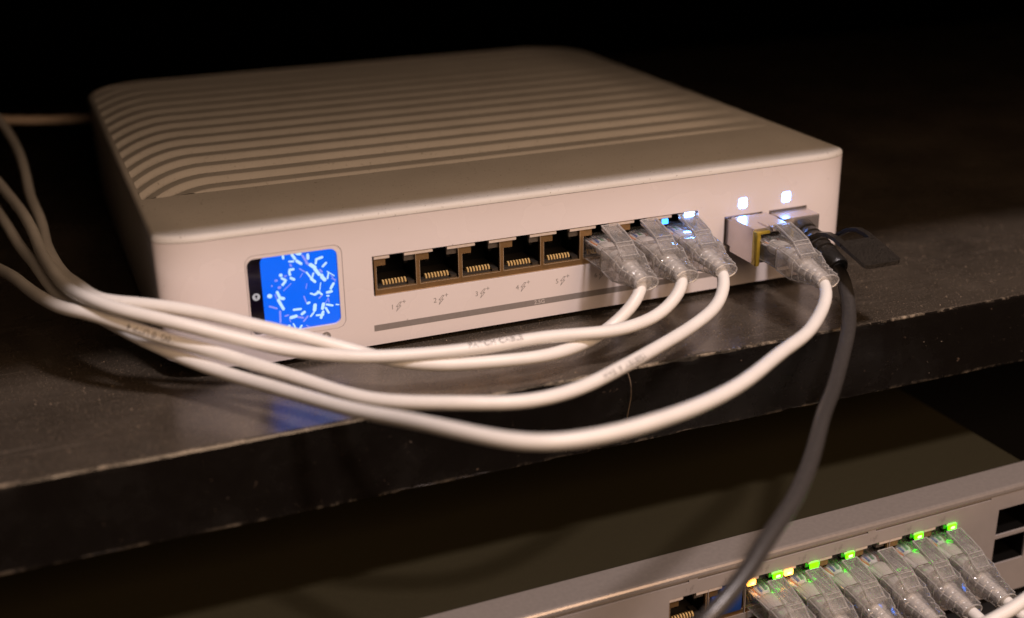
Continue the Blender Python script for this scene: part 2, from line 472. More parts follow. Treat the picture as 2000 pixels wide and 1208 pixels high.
xs = [-4 + 0.9 * i for i in range(36)]; xs = [x for x in xs if x < 27] + [27 + (W + 4 - 27) * i / 24 for i in range(25)]
def bend(x):
    return -20.0 * (max(0.0, 27.0 - x) / 22.0) ** 2
for k in range(-1, 16):
    y0 = 54.0 + GP * k
    bm = bmesh.new(); rows = []
    pr = [(0, -GD - 1.0), (0, -GD)] + [(GW * t, -GD + (GD + 0.3) * t) for t in (0.25, 0.5, 0.75, 0.94)] + [(GW, 0.24), (GW + 0.5, 0.24), (GP, -0.3), (GP, -GD - 1.0)]
    for x in xs:
        fd = max(0.0, min(1.0, (XR - x) / 22.0)); fd = fd * fd * (3 - 2 * fd)
        rows.append([bm.verts.new((x, y0 + bend(x) + u, up(43.0 + (z * fd - (0.004 if x < XR - 1 else 0) if z > -GD - 0.5 else z)))) for u, z in pr])
    for a, b in zip(rows, rows[1:]):
        for i in range(len(pr)):
            j = (i + 1) % len(pr); bm.faces.new((a[i], a[j], b[j], b[i]))
    bm.faces.new(rows[0]); bm.faces.new(rows[-1][::-1])
    for i in range(len(win)):
        p, q = Vector(win[i]), Vector(win[(i + 1) % len(win)]); t = q - p
        if t.length < 1e-6: continue
        nrm = Vector((t.y, -t.x, 0)).normalized()
        bmesh.ops.bisect_plane(bm, geom=bm.verts[:] + bm.edges[:] + bm.faces[:], plane_co=(p.x, p.y, 0), plane_no=nrm, clear_outer=True)
    if len(bm.faces):
        m_ = MB(); m_.bm(bm, 0, True); m_.build('rib', M_body, sw)
    else:
        bm.free()

# front panel with its openings
SCR = rrect(25.0, 54.3, 7.6, 34.6, 2.8)
ROW = [(63.5, 15.9), (176.9, 15.9), (176.9, 29.15), (63.5, 29.15)]
CG1 = [(187.3, 15.0), (202.4, 15.0), (202.4, 25.5), (187.3, 25.5)]
CG2 = [(205.0, 15.0), (220.3, 15.0), (220.3, 25.5), (205.0, 25.5)]
LED1 = rrect(192.8, 195.9, 27.8, 31.2, 0.6); LED2 = rrect(210.1, 213.2, 27.8, 31.2, 0.6)
mb = MB()
def edge_lift(x): return 4.5 * (max(0.0, 27.0 - x) / 27.0) ** 1.5
plate(mb, [[(RX, edge_lift(RX)), (18.0, edge_lift(18.0)), (21.0, edge_lift(21.0)), (24.0, edge_lift(24.0)), (27.0, 0.0), (W - RX, 0.0), (W - RX, 40.85), (RX, 40.85)], SCR, ROW, CG1, CG2, LED1, LED2], sput, 0.0, 1.4, 0)
for s in (0, 1):
    cx = W - RX if s else RX
    arc = []
    for i in range(15):
        a = math.radians((270 + 90 * i / 14) if s else (270 - 90 * i / 14)); arc.append((cx + RX * math.cos(a), RY + RY * math.sin(a)))
    bz = lambda x: up(edge_lift(x))
    mb.loft([[(x, y, bz(x)) for x, y in arc], [(x, y, up(40.85)) for x, y in arc]], 0, True, False)
    arc2 = [(cx + (x - cx) * 0.9, y + 1.2) for x, y in arc]
    mb.loft([[(x, y, bz(x)) for x, y in arc], [(x, y, bz(x)) for x, y in arc2], [(x, y, up(40.85)) for x, y in arc2], [(x, y, up(40.85)) for x, y in arc]], 0, False, False)
mb.build('front_panel', M_panel, sw)

# screen
mb = MB()
plate(mb, [rrect(25.15, 54.15, 7.75, 34.45, 2.7), rrect(25.55, 52.75, 9.1, 33.5, 2.2)], sput, 0.05, 1.6, 0)
mb.build('screen_bezel', M_panel, sw)
scr = None
mb = MB(); plate(mb, [rrect(25.2, 53.4, 8.6, 34.0, 2.0)], sput, 1.25, 1.7, 0)
scr = mb.build('screen', M_blackglass, sw)
mb = MB(); plate(mb, [rrect(29.7, 52.7, 9.2, 33.4, 2.0)], sput, 1.0, 1.2, 0)
mb.build('display', M_blue, scr)
DASH = [(640,200,670,240,34),(700,190,735,190,36),(600,268,650,266,22),(690,262,735,288,36),(535,215,537,235,28),(820,200,820,235,34),(905,285,915,250,26),(915,245,985,222,30),(985,315,1025,280,28),(845,300,890,325,46),(890,340,935,395,42),(965,405,966,405,40),(965,420,995,450,46),(600,350,640,345,32),(592,370,598,400,30),(605,432,640,447,32),(492,405,493,405,44),(500,435,545,455,28),(505,500,535,470,32),(790,375,840,435,22),(840,440,880,470,34),(870,385,850,430,22),(435,575,460,630,34),(470,635,500,640,40),(440,655,490,745,36),(342,613,350,615,52),(820,590,870,605,22),(870,600,920,575,30),(905,570,950,600,24),(930,555,945,480,12),(1030,365,1110,410,12),(1030,435,1045,385,22),(1060,540,1095,490,32),(1015,580,1065,570,34),(1010,615,1030,615,20),(775,690,795,683,30),(860,710,850,760,44),(800,825,840,785,22),(945,745,960,700,40),(1000,705,1065,715,26),(985,740,1015,790,26),(1110,705,1140,708,16),(870,815,950,810,24),(920,840,950,780,34),(610,755,690,748,28),(700,800,730,780,34),(570,835,630,820,40),(590,900,630,975,18),(520,970,540,920,34),(660,950,685,920,24)]
VIO = [(760,210,800,270,26),(800,280,830,300,30),(715,340,770,372,16),(710,430,745,385,8),(510,560,600,490,10),(540,415,552,412,22),(430,460,440,458,30),(460,530,470,528,34),(380,512,382,514,20),(335,720,415,740,22),(450,770,443,880,24),(505,820,540,810,20),(650,830,710,840,24),(715,875,765,825,20),(740,620,760,680,16),(770,540,785,490,10),(950,350,970,370,24),(1075,440,1130,450,10),(1075,405,1120,470,10),(915,640,950,610,16),(985,690,1025,640,10),(1020,640,1030,680,12),(745,920,780,940,14),(550,845,560,880,10),(610,300,620,310,24),(410,600,420,640,12)]
def scr_pt(x, y):                            # screen graphic units to panel millimetres
    u = (x - 270) / 880.0
    return (29.7 + 23.0 * u, 33.4 - 24.2 * (y - 232 + 108 * u) / 765.0)
for lst, mt, dd, nm in ((VIO, M_violet, 0.93, 'violet_dashes'), (DASH, M_dash, 0.86, 'pale_dashes')):
    mb = MB()
    for i, (x1, y1, x2, y2, w) in enumerate(lst):
        (a, b), (c, d) = scr_pt(x1, y1), scr_pt(x2, y2); lp = capsule(a, b, c, d, w * 0.0255)
        mb.add([sput(p, q, dd - 0.0007 * i) for p, q in lp], [list(range(len(lp)))])
    o = mb.build(nm, mt, scr); o['kind'] = 'stuff'
mb = MB()
cx, cz, cr = 27.75, 21.2, 1.15
ring = [(cx + cr * math.cos(2 * math.pi * i / 28), cz + cr * math.sin(2 * math.pi * i / 28)) for i in range(28)]
arrow = [(cx - 0.18, cz - 0.6), (cx + 0.18, cz - 0.6), (cx + 0.18, cz + 0.05), (cx + 0.58, cz + 0.05), (cx, cz + 0.72), (cx - 0.58, cz + 0.05), (cx - 0.18, cz + 0.05)]
v2, f2 = fill2d([ring, arrow]); mb.add([sput(a, b, 1.2) for a, b in v2], f2)
mb.build('arrow_icon', emit('white_screen_icon', (0.8, 0.74, 0.78), 0.55), scr)

# printing
mb = MB()
mb.add([sput(a, b, -0.02) for a, b in ((63.0, 4.55), (185.0, 4.55), (185.0, 6.6), (63.0, 6.6))], [(0, 1, 2, 3)])
mb.build('grey_stripe', M_ink, sw)
v2, f2 = text2d('2.5G', 1.95); mb = MB(); mb.add([sput(117.0 + a, 4.98 + b, -0.03) for a, b in v2], f2); mb.build('speed_label', M_inkpale, sw)
mb = MB()
cx, cz, cr = 47.7, 5.6, 1.45
disc = [(cx + cr * math.cos(2 * math.pi * i / 32), cz + cr * math.sin(2 * math.pi * i / 32)) for i in range(32)]
bolt = [(0.15, 1.05), (-0.62, -0.15), (-0.08, -0.15), (-0.25, -1.05), (0.6, 0.2), (0.05, 0.2)]
v2, f2 = fill2d([disc, [(cx + a, cz + b) for a, b in bolt]]); mb.add([sput(a, b, -0.02) for a, b in v2], f2)
mb.build('lightning_mark', M_ink, sw)
PORTX = [71.15 + 14.0 * i for i in range(8)]
for i, px in enumerate(PORTX):
    mb = MB(); v2, f2 = text2d(str(i + 1), 2.3); x0 = px - 2.55; z0 = 11.0
    mb.add([sput(x0 + a, z0 + b, -0.02) for a, b in v2], f2)
    bo = [(1.25, 1.5), (0.0, 0.15), (0.62, 0.15), (0.05, -1.35), (1.55, 0.25), (0.9, 0.25), (1.75, 1.5)]
    ribbon(mb, [(px - 0.75 + a, z0 + 0.55 + b) for a, b in bo], 0.17, sput, -0.021, 0, True)
    ribbon(mb, [(px + 1.35, z0 + 2.05), (px + 2.35, z0 + 2.05)], 0.17, sput, -0.022); ribbon(mb, [(px + 1.85, z0 + 1.55), (px + 1.85, z0 + 2.55)], 0.17, sput, -0.023)
    mb.build('port_label', M_ink, sw)

# ethernet ports: one of each kind, then copies sharing mesh data
def port_mesh():
    mb = MB(); y = 0.55
    # shield front: posts, base bar, corner block and cap bars (stepped opening)
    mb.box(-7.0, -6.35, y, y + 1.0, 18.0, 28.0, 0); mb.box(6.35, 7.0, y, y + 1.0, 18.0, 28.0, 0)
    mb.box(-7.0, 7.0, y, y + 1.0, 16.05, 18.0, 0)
    mb.box(-6.35, -3.35, y + 0.003, y + 1.0, 25.7, 28.0, 0)
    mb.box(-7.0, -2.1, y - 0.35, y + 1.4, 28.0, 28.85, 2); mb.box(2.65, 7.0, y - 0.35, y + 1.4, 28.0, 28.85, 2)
    mb.box(3.1, 6.35, y + 1.6, y + 3.0, 25.6, 28.0, 3)
    mb.box(-4.4, -3.35, y + 0.6, y + 2.6, 24.7, 25.7, 1); mb.box(3.1, 4.2, y + 1.7, y + 3.0, 24.7, 25.6, 1)
    mb.box(-6.35, 6.35, y - 0.08, y + 0.1, 17.86, 18.0, 5); mb.box(-7.0, 7.0, y - 0.08, y + 0.1, 16.05, 16.2, 5)  # bright strips stand in for highlights along the shield edges
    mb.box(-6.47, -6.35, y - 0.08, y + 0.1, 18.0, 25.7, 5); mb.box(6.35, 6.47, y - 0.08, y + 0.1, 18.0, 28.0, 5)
    # cavity
    x0, x1, z0, z1, y0, y1 = -6.35, 6.35, 18.0, 28.9, y + 1.0, 15.0
    P = [(x0, y0, z0), (x1, y0, z0), (x1, y0, z1), (x0, y0, z1), (x0, y1, z0), (x1, y1, z0), (x1, y1, z1), (x0, y1, z1)]
    mb.add(P, [(0, 3, 7, 4), (1, 5, 6, 2), (3, 2, 6, 7), (4, 7, 6, 5)], 1); mb.add(P, [(0, 4, 5, 1)], 4)
    mb.box(-6.2, 3.4, 2.2, 4.2, 18.02, 18.5, 4); mb.box(4.1, 6.2, 1.8, 7.5, 18.02, 18.9, 4)
    me = mb.build('ethernet_port', [M_shield, M_void, M_capbar, plain('grey_lamp_plastic', (0.16, 0.14, 0.13), 0.4), M_floor, plain('shield_edge_highlight', (0.62, 0.46, 0.30), 0.25, metal=0.4)], None)
    d = me.data; bpy.data.objects.remove(me); return d
def contact_mesh():
    mb = MB()
    for i in range(8):
        x = -3.57 + 1.02 * i
        tube(mb, [Vector((x, 3.0, 18.4)), Vector((x, 3.2, 19.1)), Vector((x, 3.9, 19.5)), Vector((x, 4.8, 19.2)), Vector((x, 5.4, 18.4))], 0.31, 8, 0)
    o = mb.build('contacts', M_gold, None); d = o.data; bpy.data.objects.remove(o); return d
PORT_ME, CONT_ME = port_mesh(), contact_mesh()
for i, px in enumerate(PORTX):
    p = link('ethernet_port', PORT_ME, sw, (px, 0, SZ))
    c = link('contacts', CONT_ME, p)
    if i == 7:
        p['label'] = 'rightmost socket with its blue white lamps lit'
        for nm, bx, mt in (('status_lamp', (2.7, 6.3, 0.0, 0.19, 27.3, 28.8), M_ledport), ('status_lamp', (-5.6, -3.4, 0.0, 0.5, 26.0, 27.7), M_ledblue)):
            m_ = MB(); m_.bbox(*bx, 0.08 if bx[3] < .3 else 0.15); m_.build(nm, mt, p)
# front cages for the pluggable modules
for x0, x1 in ((187.5, 202.2), (205.2, 220.1)):
    mb = MB(); loop = [(x0, 15.2), (x1, 15.2), (x1, 25.3), (x0, 25.3)]; inl = [(x0 + 0.4, 15.6), (x1 - 0.4, 15.6), (x1 - 0.4, 24.9), (x0 + 0.4, 24.9)]
    plate(mb, [loop, inl], sput, 0.4, 30.0, 0); mb.add([sput(a, b, 29.0) for a, b in loop], [(0, 1, 2, 3)], 1)
    mb.build('module_cage', [M_steel, M_void], sw)
for lp in (LED1, LED2):
    mb = MB(); cxl = sum(p[0] for p in lp) / len(lp); czl = sum(p[1] for p in lp) / len(lp)
    plate(mb, [[(cxl + (a - cxl) * 0.96, czl + (b - czl) * 0.96) for a, b in lp]], sput, -0.12, 1.0)
    mb.build('status_light', M_led, sw)
for fx, fy in ((48, 40), (W - 40, 40), (26, D - 30), (W - 26, D - 30)):
    mb = MB(); n = 24
    mb.loft([[(fx + r * math.cos(2 * math.pi * i / n), fy + r * math.sin(2 * math.pi * i / n), z) for i in range(n)] for r, z in ((6.6, 0.0), (7, 0.3), (7, up(0.25)))], 0, True, True, True, True)
    mb.build('foot', M_rubber, sw)

# ------------------------------------------------------------------ clear RJ45 plug (local: port plane y=0, outwards -y, z from socket base numbers)
def sag(y): return -0.11 * max(0.0, -11.5 - y)
def put_me(mb, name, mats):
    o = mb.build(name, mats, None); d = o.data; bpy.data.objects.remove(o); return d
mb = MB(); mb.bbox(-5.85, 5.85, -11.4, 6.5, 17.9, 24.5, 0.45)
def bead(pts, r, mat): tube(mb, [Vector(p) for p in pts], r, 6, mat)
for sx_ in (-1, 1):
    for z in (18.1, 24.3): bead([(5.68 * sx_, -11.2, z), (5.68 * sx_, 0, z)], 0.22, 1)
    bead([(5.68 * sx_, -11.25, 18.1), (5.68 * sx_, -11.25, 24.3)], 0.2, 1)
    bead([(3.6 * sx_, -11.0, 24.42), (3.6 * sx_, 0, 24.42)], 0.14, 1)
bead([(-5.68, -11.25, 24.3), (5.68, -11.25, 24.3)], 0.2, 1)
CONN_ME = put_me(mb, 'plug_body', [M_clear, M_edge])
mb = MB(); Y = 2.0
for i in range(8):
    x = -3.5 + 1.0 * i
    tube(mb, [Vector((x * 0.5, -2.0, 21.4 + (i % 2) * 0.7)), Vector((x, 1.5, 22.4)), Vector((x, 5.5, 22.6))], 0.42, 8, [3, 0, 3, 1, 3, 4, 3, 2][i])
WIRE_ME = put_me(mb, 'wires', WIRE)
mb = MB(); loops = []                        # flattened end of the jacket, clamped in the plug
for y, wx, wz in ((-1.2, 0.6, 0.4), (-1.5, 2.2, 1.2), (-2.4, 3.4, 1.9), (-4, 3.9, 2.2), (-8, 3.7, 2.3), (-11.5, 3.0, 2.2), (-14, 2.3, 2.0)):
    loops.append([(wx * math.cos(a), y, 21.9 + wz * math.sin(a)) for a in (2 * math.pi * k / 18 for k in range(18))])
mb.loft(loops, 0, True, True, True, True)
JACKET_ME = put_me(mb, 'jacket_end', M_cord)
mb = MB()                                    # boot: boxy sleeve running into a rounded tapering cradle, with moulded steps
loops = []
def rr3(y, wx, z0, z1, r):
    return [(a, y, b) for a, b in rrect(-wx, wx, z0, z1, r, 4)]
for y, wx, z0, z1, r in ((-11.6, 5.6, 17.6, 25.0, 1.0), (-11.9, 6.0, 17.2, 25.2, 1.3), (-19.5, 6.0, 17.2, 25.2, 1.4), (-20.0, 5.7, 17.4, 24.9, 1.5), (-20.6, 5.7, 17.4, 24.8, 1.6),
                         (-23.0, 5.5, 17.4, 23.6, 1.9), (-23.3, 5.2, 17.7, 23.3, 1.9), (-25.6, 5.0, 17.6, 23.2, 2.2), (-25.9, 4.7, 17.9, 22.9, 2.2), (-28.2, 4.6, 17.8, 22.9, 2.3), (-28.5, 4.3, 18.0, 22.7, 2.3), (-31.4, 4.2, 18.0, 22.8, 2.35), (-32.0, 3.7, 18.4, 22.5, 2.0)):
    loops.append([(a, b, c + 1.1 * (0 if y > -20 else min(1, (-20 - y) / 8)) + sag(y)) for a, b, c in rr3(y, wx, z0, z1, r)])
mb.loft(loops, 0, True, True, True, True)
bead([(-5.95, -11.62, 18.0), (-5.95, -11.62, 24.4), (-5.2, -11.62, 25.15), (5.2, -11.62, 25.15), (5.95, -11.62, 24.4), (5.95, -11.62, 18.0)], 0.16, 2)
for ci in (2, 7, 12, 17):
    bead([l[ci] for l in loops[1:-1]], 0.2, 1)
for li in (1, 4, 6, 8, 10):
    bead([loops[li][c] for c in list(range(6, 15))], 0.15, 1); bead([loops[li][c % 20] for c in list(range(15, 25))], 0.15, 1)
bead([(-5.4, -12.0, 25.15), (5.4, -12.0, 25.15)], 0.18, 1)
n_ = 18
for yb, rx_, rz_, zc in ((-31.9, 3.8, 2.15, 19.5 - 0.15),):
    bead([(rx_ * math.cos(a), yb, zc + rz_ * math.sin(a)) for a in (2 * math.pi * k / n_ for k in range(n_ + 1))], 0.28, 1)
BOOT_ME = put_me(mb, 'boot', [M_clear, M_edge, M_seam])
mb = MB(); loops = []                        # stepped sleeve hugging the cord inside the boot
yy = -15.0; r = 4.0
for i in range(7):
    for dy, rr in ((0, r - 0.35), (0.25, r), (1.5, r), (1.75, r - 0.35)):
        loops.append([(rr * math.cos(t), yy - dy, 21.2 + sag(yy - dy) + rr * 0.86 * math.sin(t)) for t in (2 * math.pi * k / 20 for k in range(20))])
    yy -= 2.35; r -= 0.27
mb.loft(loops, 0, True, True, True, True)
SLEEVE_ME = put_me(mb, 'strain_relief', M_frost)
mb = MB()                                    # lever over the latch
sec = [(-21.5, 24.6), (-20.0, 24.9), (-17.2, 26.9), (-16.0, 27.7), (-11.0, 28.9), (-5.6, 30.0)]
lp = []
for i, (y, z) in enumerate(sec):
    w = 2.9 if i else 3.1; t = 0.75
    z += sag(y) * 0.6
    lp.append([(-w, y, z + t), (-w, y, z - t), (-w + 0.7, y, z - t), (-w + 0.7, y, z + 0.1), (w - 0.7, y, z + 0.1), (w - 0.7, y, z - t), (w, y, z - t), (w, y, z + t)])
mb.loft(lp, 0, False, True, True, True)
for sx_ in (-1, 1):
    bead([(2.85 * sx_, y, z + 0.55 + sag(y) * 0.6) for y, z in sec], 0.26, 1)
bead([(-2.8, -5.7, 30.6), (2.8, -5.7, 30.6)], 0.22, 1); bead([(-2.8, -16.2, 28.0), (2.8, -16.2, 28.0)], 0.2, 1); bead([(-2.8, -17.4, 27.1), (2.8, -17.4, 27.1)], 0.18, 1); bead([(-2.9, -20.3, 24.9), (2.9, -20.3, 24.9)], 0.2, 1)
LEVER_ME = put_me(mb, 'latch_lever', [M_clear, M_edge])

def add_plug(root):
    link('plug_body', CONN_ME, root); link('wires', WIRE_ME, root); link('jacket_end', JACKET_ME, root)
    b = link('boot', BOOT_ME, root); link('strain_relief', SLEEVE_ME, b); link('latch_lever', LEVER_ME, root)

def cord_part(root, origin, pts, rad, mat, name='cord', wob=0.012, text=()):
    """cord through world points, stored relative to its thing; text = (string, size, world x where it starts, angle deg, direction along the cord, up direction)"""
    P = smooth_path(pts)
    if wob > 0.006:
        ph = sum(pts[-1]) * 0.37
        P = [p + Vector((0, 0.22 * math.sin(i * 0.31 + ph), 0.28 * math.sin(i * 0.23 + ph * 2))) * min(1, max(0, i - 18) / 10) for i, p in enumerate(P)]
    o_ = Vector(origin); mb = MB(); tube(mb, [p - o_ for p in P], rad, 16, 0, wob)
    o = mb.build(name, mat, root)
    T, F = frames(P); L = [0.0]
    for a, b in zip(P, P[1:]): L.append(L[-1] + (b - a).length)
    def on(s, ang):
        i = 0
        while i < len(L) - 2 and L[i + 1] < s: i += 1
        t = (s - L[i]) / max(1e-6, L[i + 1] - L[i]); p = P[i].lerp(P[i + 1], t); n = F[i][0].lerp(F[i + 1][0], t); b = F[i][1].lerp(F[i + 1][1], t)
        return p + (n * math.cos(ang) + b * math.sin(ang)) * (rad + 0.05) - o_
    for s, size, xs_, ang0, dirn, up_ in text:
        start = next(L[i] for i in range(len(P)) if P[i].x <= xs_)
        v2, f2 = text2d(s, size); m_ = MB()
        m_.add([on(start + dirn * a, math.radians(ang0) + up_ * (b - size * 0.33) / rad) for a, b in v2], f2)
        m_.build('printing', M_cordprint, o)
    return o

C1 = [(138.4, -33.6, 13.4), (132.4, -34.4, 11.3), (125.0, -35.5, 7.2), (112.6, -40.1, 6.5), (101.6, -42.6, 6.5), (86.1, -41.1, 6.4), (71.7, -37.5, 6.8), (60.7, -33.5, 8.5), (50.3, -28.1, 11.3), (38.1, -23.7, 15.6), (22.8, -19.0, 20.4), (8.0, -12.4, 24.8), (-4.2, -4.5, 26.4), (-15.8, 4.5, 25.8), (-20.6, 21.3, 25.2), (-25.0, 49.7, 22.5), (-27.0, 78.7, 20.7), (-27.3, 113.2, 19.9), (-29.2, 143.4, 21.0), (-29.7, 173.7, 23.7), (-31.1, 199.1, 27.4), (-35.1, 225.6, 31.6), (-41.3, 247.7, 36.7)]
C2 = [(154.4, -32.8, 16.7), (145.1, -37.0, 11.7), (129.3, -40.6, 10.1), (103.1, -39.2, 10.4), (77.8, -38.2, 10.9), (54.8, -33.6, 10.9), (46.4, -31.2, 11.4), (31.8, -25.6, 13.5), (16.8, -20.8, 18.8), (2.0, -15.2, 23.4), (-12.4, -6.0, 26.1), (-19.4, 4.3, 27.4), (-24.6, 22.1, 26.0), (-27.9, 46.0, 24.7), (-29.3, 63.7, 24.1), (-31.1, 93.3, 23.9), (-34.8, 124.0, 24.6), (-39.3, 149.4, 25.4), (-45.7, 176.3, 28.2)]
C3 = [(169.3, -33.8, 14.7), (163.7, -38.4, 12.4), (150.8, -45.9, 9.8), (131.5, -55.9, 9.0), (112.8, -66.8, 9.2), (101.2, -71.5, 9.0), (82.1, -74.0, 9.6), (66.3, -69.9, 9.9), (52.2, -61.0, 9.3), (43.2, -52.8, 9.3), (29.4, -35.3, 10.2), (20.5, -26.4, 11.8), (11.2, -19.2, 14.5), (1.8, -13.2, 17.1), (-8.9, -7.3, 20.8), (-18.9, 2.2, 22.8), (-26.7, 12.0, 22.3), (-30.8, 24.0, 22.0), (-35.5, 43.5, 19.9), (-42.7, 77.0, 15.7), (-49.2, 101.5, 12.6)]
C4 = [(195.0, -50.3, 16.4), (189.0, -57.0, 14.3), (176.6, -67.8, 12.4), (155.7, -82.5, 12.8), (133.9, -96.4, 14.1), (115.6, -106.8, 15.8), (101.2, -112.1, 17.2), (88.8, -114.8, 18.0), (75.8, -114.2, 18.2), (69.1, -111.6, 18.1), (63.3, -107.0, 18.0), (52.8, -93.0, 16.5), (42.9, -74.0, 13.5), (31.9, -53.6, 10.5), (27.0, -45.1, 9.5), (14.9, -26.3, 9.5), (5.9, -16.2, 11.1), (-3.2, -5.8, 13.4), (-10.1, 2.6, 15.7), (-18.3, 15.2, 18.5), (-26.3, 32.7, 19.5), (-29.4, 48.0, 19.8), (-32.7, 72.2, 19.2), (-36.6, 99.0, 18.5), (-40.7, 129.9, 19.2), (-46.9, 168.2, 21.7)]
DC = [(207.4, -42.3, 11.7), (204.4, -48.6, 7.4), (198.7, -56.9, 4.5), (188.2, -68.3, 0.6), (176.5, -80.9, -1.9), (163.0, -94.4, -2.9), (154.3, -103.9, -6.0), (139.2, -117.3, -11.0), (127.2, -124.5, -14.6), (119.0, -129.7, -18.3), (112.2, -132.8, -21.2), (104.3, -135.7, -24.5), (96.2, -136.9, -29.4), (84, -138, -40), (76, -138, -60)]
CR = 1.95
def inside(px, oy, z): return [(px, oy - 0.6, z + 21.7), (px, oy - 4.0, z + 21.7), (px, oy - 9, z + 21.3), (px, oy - 18, z + 20.5), (px, oy - 26, z + 19.5), (px, oy - 31.5, z + 18.9)]
GRP = 'white patch cables with clear plugs in the white switch'
for px, oy, oz, pts, lab, txt in (
        (PORTX[5], 0, 0, C1, 'white patch cable in the clear plug nearest the five empty sockets', ()),
        (PORTX[6], 0, 0, C2, 'white patch cable in the middle of the three side by side clear plugs', (('PATCH CABLE', 2.6, 80.0, 118, -1, -1),)),
        (PORTX[7], 0, 0, C3, 'white patch cable in the blue lit clear plug at the end of the socket row', (('MMS  Y  ABABESA', 2.5, 108.0, 150, -1, -1), ('10G10 UTP 4', 2.5, 2.0, 150, 1, 1))),
        (194.75, -18.0, -1.5, C4, 'white patch cable plugged into the metal module with the yellow latch, hanging lowest', ())):
    root = thing('patch_cable', lab, 'patch cable', (px, oy, oz), 0, GRP)
    add_plug(root)
    cord_part(root, (px, oy, oz), inside(px, oy, oz) + pts[(1 if pts is C4 else 1):], CR, M_cord, text=txt)

# ------------------------------------------------------------------ copper transceiver with yellow latch
tr = thing('transceiver_module', 'metal copper transceiver with yellow latch sticking out of the white switch', 'transceiver', (194.75, -17, 14))
def tput(mb, name, mats): return mb.build(name, mats, tr)
o_ = Vector((194.75, -17, 14))
mb = MB(); x0, x1 = 187.9 - o_.x, 201.6 - o_.x
plate(mb, [[(x0, 0.2), (x1, 0.2), (x1, 12.2), (x0, 12.2)], [(-6.0, 2.0), (6.0, 2.0), (6.0, 10.4), (-6.0, 10.4)]], lambda a, b, d: (a, d, b), -0.6, 13.5, 0)
mb.add([(a, 12.0, b) for a, b in ((-6, 2), (6, 2), (6, 10.4), (-6, 10.4))], [(0, 1, 2, 3)], 1)
mb.box(x0 + 0.3, x1 - 0.3, 13.5, 40, 1.9, 10.7, 0)
tput(mb, 'shell', [M_steel, M_void])
mb = MB(); mb.box(x0 + 5.2, x0 + 10.6, -0.4, 5.5, 12.2, 12.5, 0); mb.bbox(x0 + 6.2, x0 + 9.8, -2.2, 0.8, 11.2, 12.9, 0.2)
tput(mb, 'spring_tab', M_steel)
mb = MB(); mb.bbox(x0 - 0.55, x0 + 0.75, -3.6, -0.6, 0.2, 11.8, 0.25); mb.bbox(x1 - 0.75, x1 + 0.3, -3.0, -0.6, 0.2, 11.4, 0.25); mb.bbox(x0 + 0.75, x0 + 5.2, -2.4, -0.8, 10.6, 11.6, 0.25)
mb.bbox(x0 + 0.75, x0 + 1.6, -2.6, -0.8, 0.4, 10.5, 0.2)
tput(mb, 'latch', M_yellow)

# ------------------------------------------------------------------ black direct attach cable
dac = thing('direct_attach_cable', 'thick black cable with ribbed boot and black pull tab loop', 'network cable', (212.6, 0, 0))
q = 212.6
mb = MB(); mb.box(205.5 - q, 219.9 - q, -8.2, 26, 15.7, 24.7); mb.box(205.7 - q, 219.7 - q, -8.6, -8.2, 16.0, 24.4)
mb.build('shell', M_steel, dac)
mb = MB(); loops = []; prof = [(0, 3.4), (0.4, 4.2), (3.5, 4.3)]
t = 4.0
for i in range(5):
    prof += [(t, 4.25), (t + 0.1, 3.45), (t + 1.1, 3.4), (t + 1.2, 4.2 - 0.07 * i), (t + 2.9, 4.15 - 0.07 * i)]; t += 3.2
prof += [(t + 5.5, 3.75), (t + 6.2, 3.3), (t + 6.25, 2.4)]
A = Vector((0, -8.4, 20.4)); B = Vector((-2.2, -34.0, 14.6)); ax = (B - A).normalized(); sx = ax.cross(Vector((0, 0, 1))).normalized(); sz = sx.cross(ax)
for d, r in prof:
    loops.append([tuple(A + ax * d + (sx * math.cos(a) + sz * math.sin(a)) * r) for a in (2 * math.pi * k / 24 for k in range(24))])
mb.loft(loops, 0, True, True, True, True)
mb.build('boot', M_tab, dac)
mb = MB()
sec = [(-8.0, 18.6), (-15, 18.9), (-20, 20.2), (-24, 22.9), (-28, 25.2), (-32, 26.2), (-36, 26.0), (-40, 25.2)]
def strap(xa, xb, sec, th=0.65):
    lp = []
    for i, (y, z) in enumerate(sec):
        y0_, z0_ = sec[max(0, i - 1)]; y1_, z1_ = sec[min(len(sec) - 1, i + 1)]; tt = Vector((y1_ - y0_, z1_ - z0_)).normalized(); nn = Vector((-tt.y, tt.x)) * -th
        lp.append([(xa, y + nn.x, z + nn.y), (xb, y + nn.x, z + nn.y), (xb, y - nn.x, z - nn.y), (xa, y - nn.x, z - nn.y)])
    mb.loft(lp, 0, True, True, True, True)
strap(-7.0, -4.9, sec); strap(4.7, 6.8, sec)
tp = rrect(-7.0, 6.8, -53.5, -39.0, 1.8, 4)
def tabput(a, b, d): return (a, b, 25.35 + (b + 39.0) * 0.235 + d)
plate(mb, [tp], tabput, -0.65, 0.65)
mb.build('pull_tab', M_tab, dac)
cord_part(dac, (212.6, 0, 0), [(212.6 - 1.8, -29, 15.8), (212.6 - 2.4, -35.5, 14.2)] + DC, 2.3, M_dac, wob=0.004)

# ------------------------------------------------------------------ cable behind
bc = thing('uplink_cable', 'dim brownish cable running left from behind the white switch', 'cable', (-20, 237, -2))
cord_part(bc, (-20, 237, -2), [(-160, 300, 28), (-90, 268, 31), (-48.6, 250, 30.7), (-36, 245.5, 30.1), (-17.3, 243.5, 28.5), (2.5, 249, 25.9), (21.4, 258, 23.8), (60, 275, 14)], 2.1, M_cordgrey)

